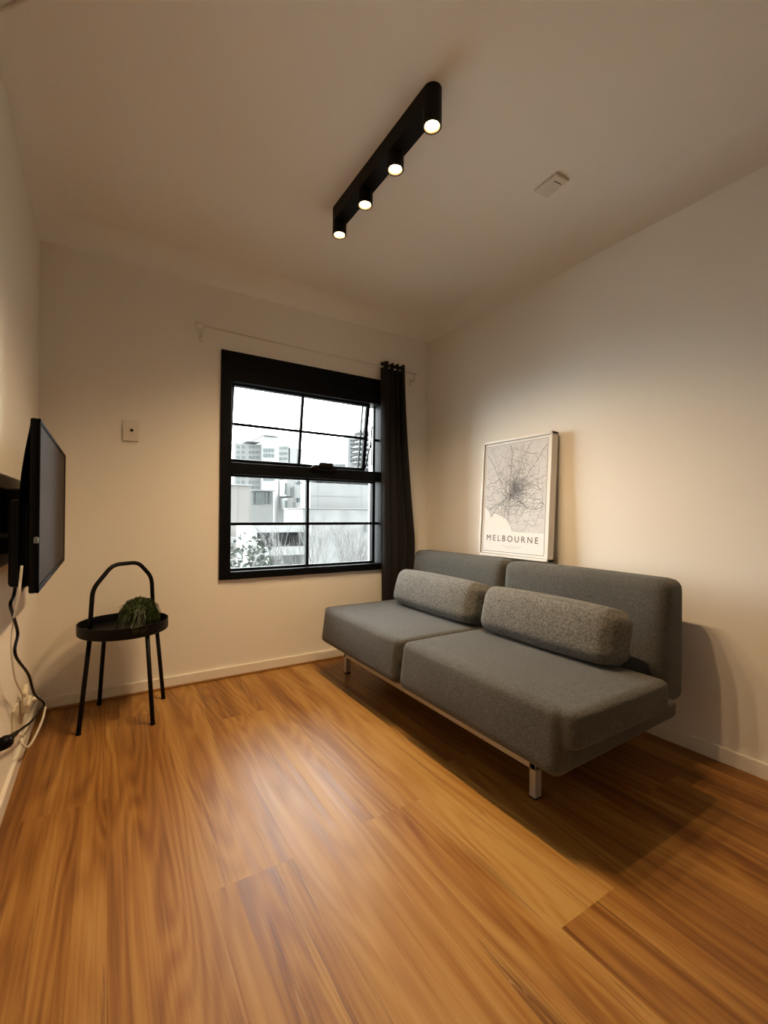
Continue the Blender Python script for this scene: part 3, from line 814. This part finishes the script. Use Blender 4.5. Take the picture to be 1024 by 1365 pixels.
wins(wh, [rect(341, 704, 408, 713, Y+1.0)], Y+1.0, 'darkglass', 'blind_box')
a, b, c, d_ = rect(357, 714, 375, 731, Y+.9); bm = NB()
vs = [bm.verts.new(p) for p in ((a, Y+.8, d_), (a, Y+.8, d_-.25), (b, Y+.8, c), (b, Y+.8, c+.25))]; vs2 = [bm.verts.new(v.co+Vector((0, .15, 0))) for v in vs]
for i in range(4): bm.faces.new((vs[i], vs[(i+1) % 4], vs2[(i+1) % 4], vs2[i]))
bm.faces.new(vs); bm.faces.new(vs2[::-1]); obj('stair_string', bm, M['concrete'], wh)
# large blank wall on the right
Y = 24
gw = thing('warehouse', 'large blank grey panelled building filling the right lower panes', 'building', (at(450, 700, Y)[0], Y, GZ))
block(gw, 'wall', rect(414, 643, 545, 800, Y), Y, 1.8, 'panel')
x0, x1, z0, z1 = rect(414, 640.5, 545, 643.5, Y); obj('parapet', box(NB(), x0, x1, Y-.1, Y+1.8, z0, z1), M['whitewall'], gw)
for px in (420, 433, 448, 459, 470): 
    x0, x1, z0, z1 = rect(px, 637.5, px+4, 641, Y); obj('roof_unit', box(NB(), x0, x1, Y+.4, Y+1.6, z0-.2, z1), M['midglass'], gw)
x0, x1, z0, z1 = rect(416, 660.5, 477, 662, Y); obj('joint_strip', box(NB(), x0, x1, Y-.04, Y, z0, z1), M['offwhite'], gw)
Y = 20
lw = thing('low_stone_building', 'lower weathered stone building in front of the grey panelled one', 'building', (at(460, 720, Y)[0], Y, GZ))
block(lw, 'wall', rect(404, 679, 545, 800, Y), Y, 3, 'stone'); x0, x1, z0, z1 = rect(403, 677, 545, 680, Y); obj('coping', box(NB(), x0, x1, Y-.1, Y+3, z0, z1), M['whitewall'], lw)
wins(lw, [rect(486, 700, 493, 709, Y)], Y, 'midglass'); wins(lw, [rect(482, 730, 492, 742, Y)], Y, 'whitewall', 'sign_panel')
# residential tower
Y = 48
tw = thing('residential_tower', 'tall balconied tower at the right edge of the window view', 'building', (at(482, 640, Y)[0], Y, GZ))
block(tw, 'core', rect(469, 583, 484, 700, Y), Y+1, 1.5, 'offwhite'); block(tw, 'core', rect(477, 574, 505, 700, Y), Y+.9, 3, 'concrete')
block(tw, 'podium', rect(441, 615, 470, 700, Y), Y+2, 1.5, 'offwhite')
for k in range(18):
    py = 576+k*6.7
    x0, x1, z0, z1 = rect(477 if k < 3 else 474, py, 505, py+1.7, Y); obj('balcony', box(NB(), x0, x1, Y-.6, Y+1.2, z0, z1), M['whitewall'], tw)
    for px in (478.5, 483, 487.5, 492, 497): wins(tw, [rect(px, py+2.2, px+3.0, py+5.4, Y+1)], Y+1, 'darkglass')
for k in range(6):
    py = 586+k*5.4
    for px in (467, 470.5, 474): wins(tw, [rect(px, py, px+2.0, py+2.8, Y+1)], Y+1, 'darkglass')
for k in range(3):
    for px in (443, 448, 453, 458, 463): wins(tw, [rect(px, 618+k*5, px+2.8, 621+k*5, Y+2)], Y+2, 'midglass')

# bare trees
def tree(name, px, Y, top_py, label, group, seed, leafy=False, spread=.62):
    rnd = random.Random(seed); x, zt = at(px, top_py, Y); H = zt-GZ
    t = thing(name, label, 'tree', (x, Y, GZ), group)
    bm = NB(); tips = []
    def grow(p, d, L, r, n):
        q = p+d*L; mid = p+d*L*.5+Vector((rnd.uniform(-1, 1), rnd.uniform(-1, 1), 0))*L*.05
        tube(bm, [p, mid, q], [r, r*.85, r*.68], 6 if n > 2 else 4, n < 1)
        tips.append(q)
        if n <= 0: return
        for _ in range(3 if n > 1 else 3):
            ax = Vector((rnd.uniform(-1, 1), rnd.uniform(-1, 1), rnd.uniform(-.1, .5)))*spread
            grow(q, (d+ax*.62+Vector((0, 0, .18))).normalized(), L*rnd.uniform(.55, .8), r*.6, n-1)
    grow(Vector((x, Y, GZ)), Vector((rnd.uniform(-.05, .05), 0, 1)).normalized(), H*.40, H*.010, 5)
    zmax = max(q.z for q in tips); k = (zt-GZ)/(zmax-GZ)
    for v in bm.verts: v.co = Vector((x+(v.co.x-x)*k, Y+(v.co.y-Y)*k, GZ+(v.co.z-GZ)*k))
    obj('branches', bm, M['bark'], t)
    if leafy:
        b = NB()
        for q in tips[-1100:]:
            c = Vector((x+(q.x-x)*k, Y+(q.y-Y)*k, GZ+(q.z-GZ)*k))
            for _ in range(5):
                o_ = c+Vector((rnd.gauss(0, .2), rnd.gauss(0, .2), rnd.gauss(0, .2))); u = Vector((rnd.gauss(0, 1), rnd.gauss(0, 1), rnd.gauss(0, 1))).normalized()*.09; w_ = u.cross(Vector((.2, .4, .9))).normalized()*.06
                b.faces.new([b.verts.new(o_+s) for s in (-u, w_, u, -w_)])
        obj('leaves', b, M['foliage'], t)
    return t
g_ = 'bare street trees outside'

tree('bare_tree', 421, 10, 690, 'bare tree rising beside the middle glazing bar', g_, 1)
tree('bare_tree', 445, 12.5, 686, 'bare tree in the middle of the lower right pane', g_, 2)
tree('bare_tree', 470, 15, 690, 'bare tree left of the small window on the stone building', g_, 3)
tree('bare_tree', 492, 17.5, 694, 'rightmost bare tree at the edge of the window view', g_, 4)
tree('leafy_tree', 313, 11, 724, 'dull leafy tree below the beige clad building', None, 5, True)
tree('leafy_tree', 393, 12.2, 744, 'dull leafy tree in front of the white framed house', None, 6, True)

# ------------------------------------------------------------------ light, sky, camera
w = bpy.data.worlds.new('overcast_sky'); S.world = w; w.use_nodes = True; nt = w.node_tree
bg = nt.nodes['Background']; tc = N(nt, 'ShaderNodeTexCoord'); sp = N(nt, 'ShaderNodeSeparateXYZ'); nt.links.new(tc.outputs['Generated'], sp.inputs[0])
mr = N(nt, 'ShaderNodeMapRange', interpolation_type='SMOOTHSTEP'); mr.inputs[1].default_value = -.35; mr.inputs[2].default_value = .45
nt.links.new(sp.outputs[1], mr.inputs[0])
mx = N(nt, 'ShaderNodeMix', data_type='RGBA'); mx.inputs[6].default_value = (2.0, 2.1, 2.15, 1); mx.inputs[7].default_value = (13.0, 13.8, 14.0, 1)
nt.links.new(mr.outputs[0], mx.inputs[0]); m2 = N(nt, 'ShaderNodeMapRange', interpolation_type='SMOOTHSTEP'); m2.inputs[1].default_value = .56; m2.inputs[2].default_value = .85; m2.inputs[3].default_value = 1; m2.inputs[4].default_value = 6.0  # bright sky patch added out of view to lift daylight on the left wall
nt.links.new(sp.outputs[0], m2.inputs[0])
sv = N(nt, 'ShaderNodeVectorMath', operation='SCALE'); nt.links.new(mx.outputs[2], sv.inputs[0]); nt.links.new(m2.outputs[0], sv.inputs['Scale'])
m3 = N(nt, 'ShaderNodeMapRange', interpolation_type='SMOOTHSTEP'); m3.inputs[1].default_value = -.40; m3.inputs[2].default_value = -.75; m3.inputs[3].default_value = 1; m3.inputs[4].default_value = 1.7  # unseen sky on the left side, brightened to strengthen daylight on the right wall
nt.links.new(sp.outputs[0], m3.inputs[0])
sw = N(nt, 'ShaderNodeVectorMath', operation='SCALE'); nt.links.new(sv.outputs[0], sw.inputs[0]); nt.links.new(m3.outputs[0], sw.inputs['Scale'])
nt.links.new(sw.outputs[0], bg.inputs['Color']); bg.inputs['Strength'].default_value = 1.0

cd = bpy.data.cameras.new('camera'); co = bpy.data.objects.new('camera', cd); COL.objects.link(co)
cd.sensor_fit = 'VERTICAL'; cd.sensor_height = 36; cd.lens = F_PX/1365*36; cd.clip_start = .02; cd.clip_end = 500
co.matrix_world = Matrix(((CR.x, CU.x, -CF.x, CAMP.x), (CR.y, CU.y, -CF.y, CAMP.y), (CR.z, CU.z, -CF.z, CAMP.z), (0, 0, 0, 1)))
S.camera = co
S.view_settings.view_transform = 'Standard'; S.view_settings.look = 'None'; S.view_settings.gamma = 1
S.view_settings.use_curve_mapping = False; S.view_settings.exposure = 0.0
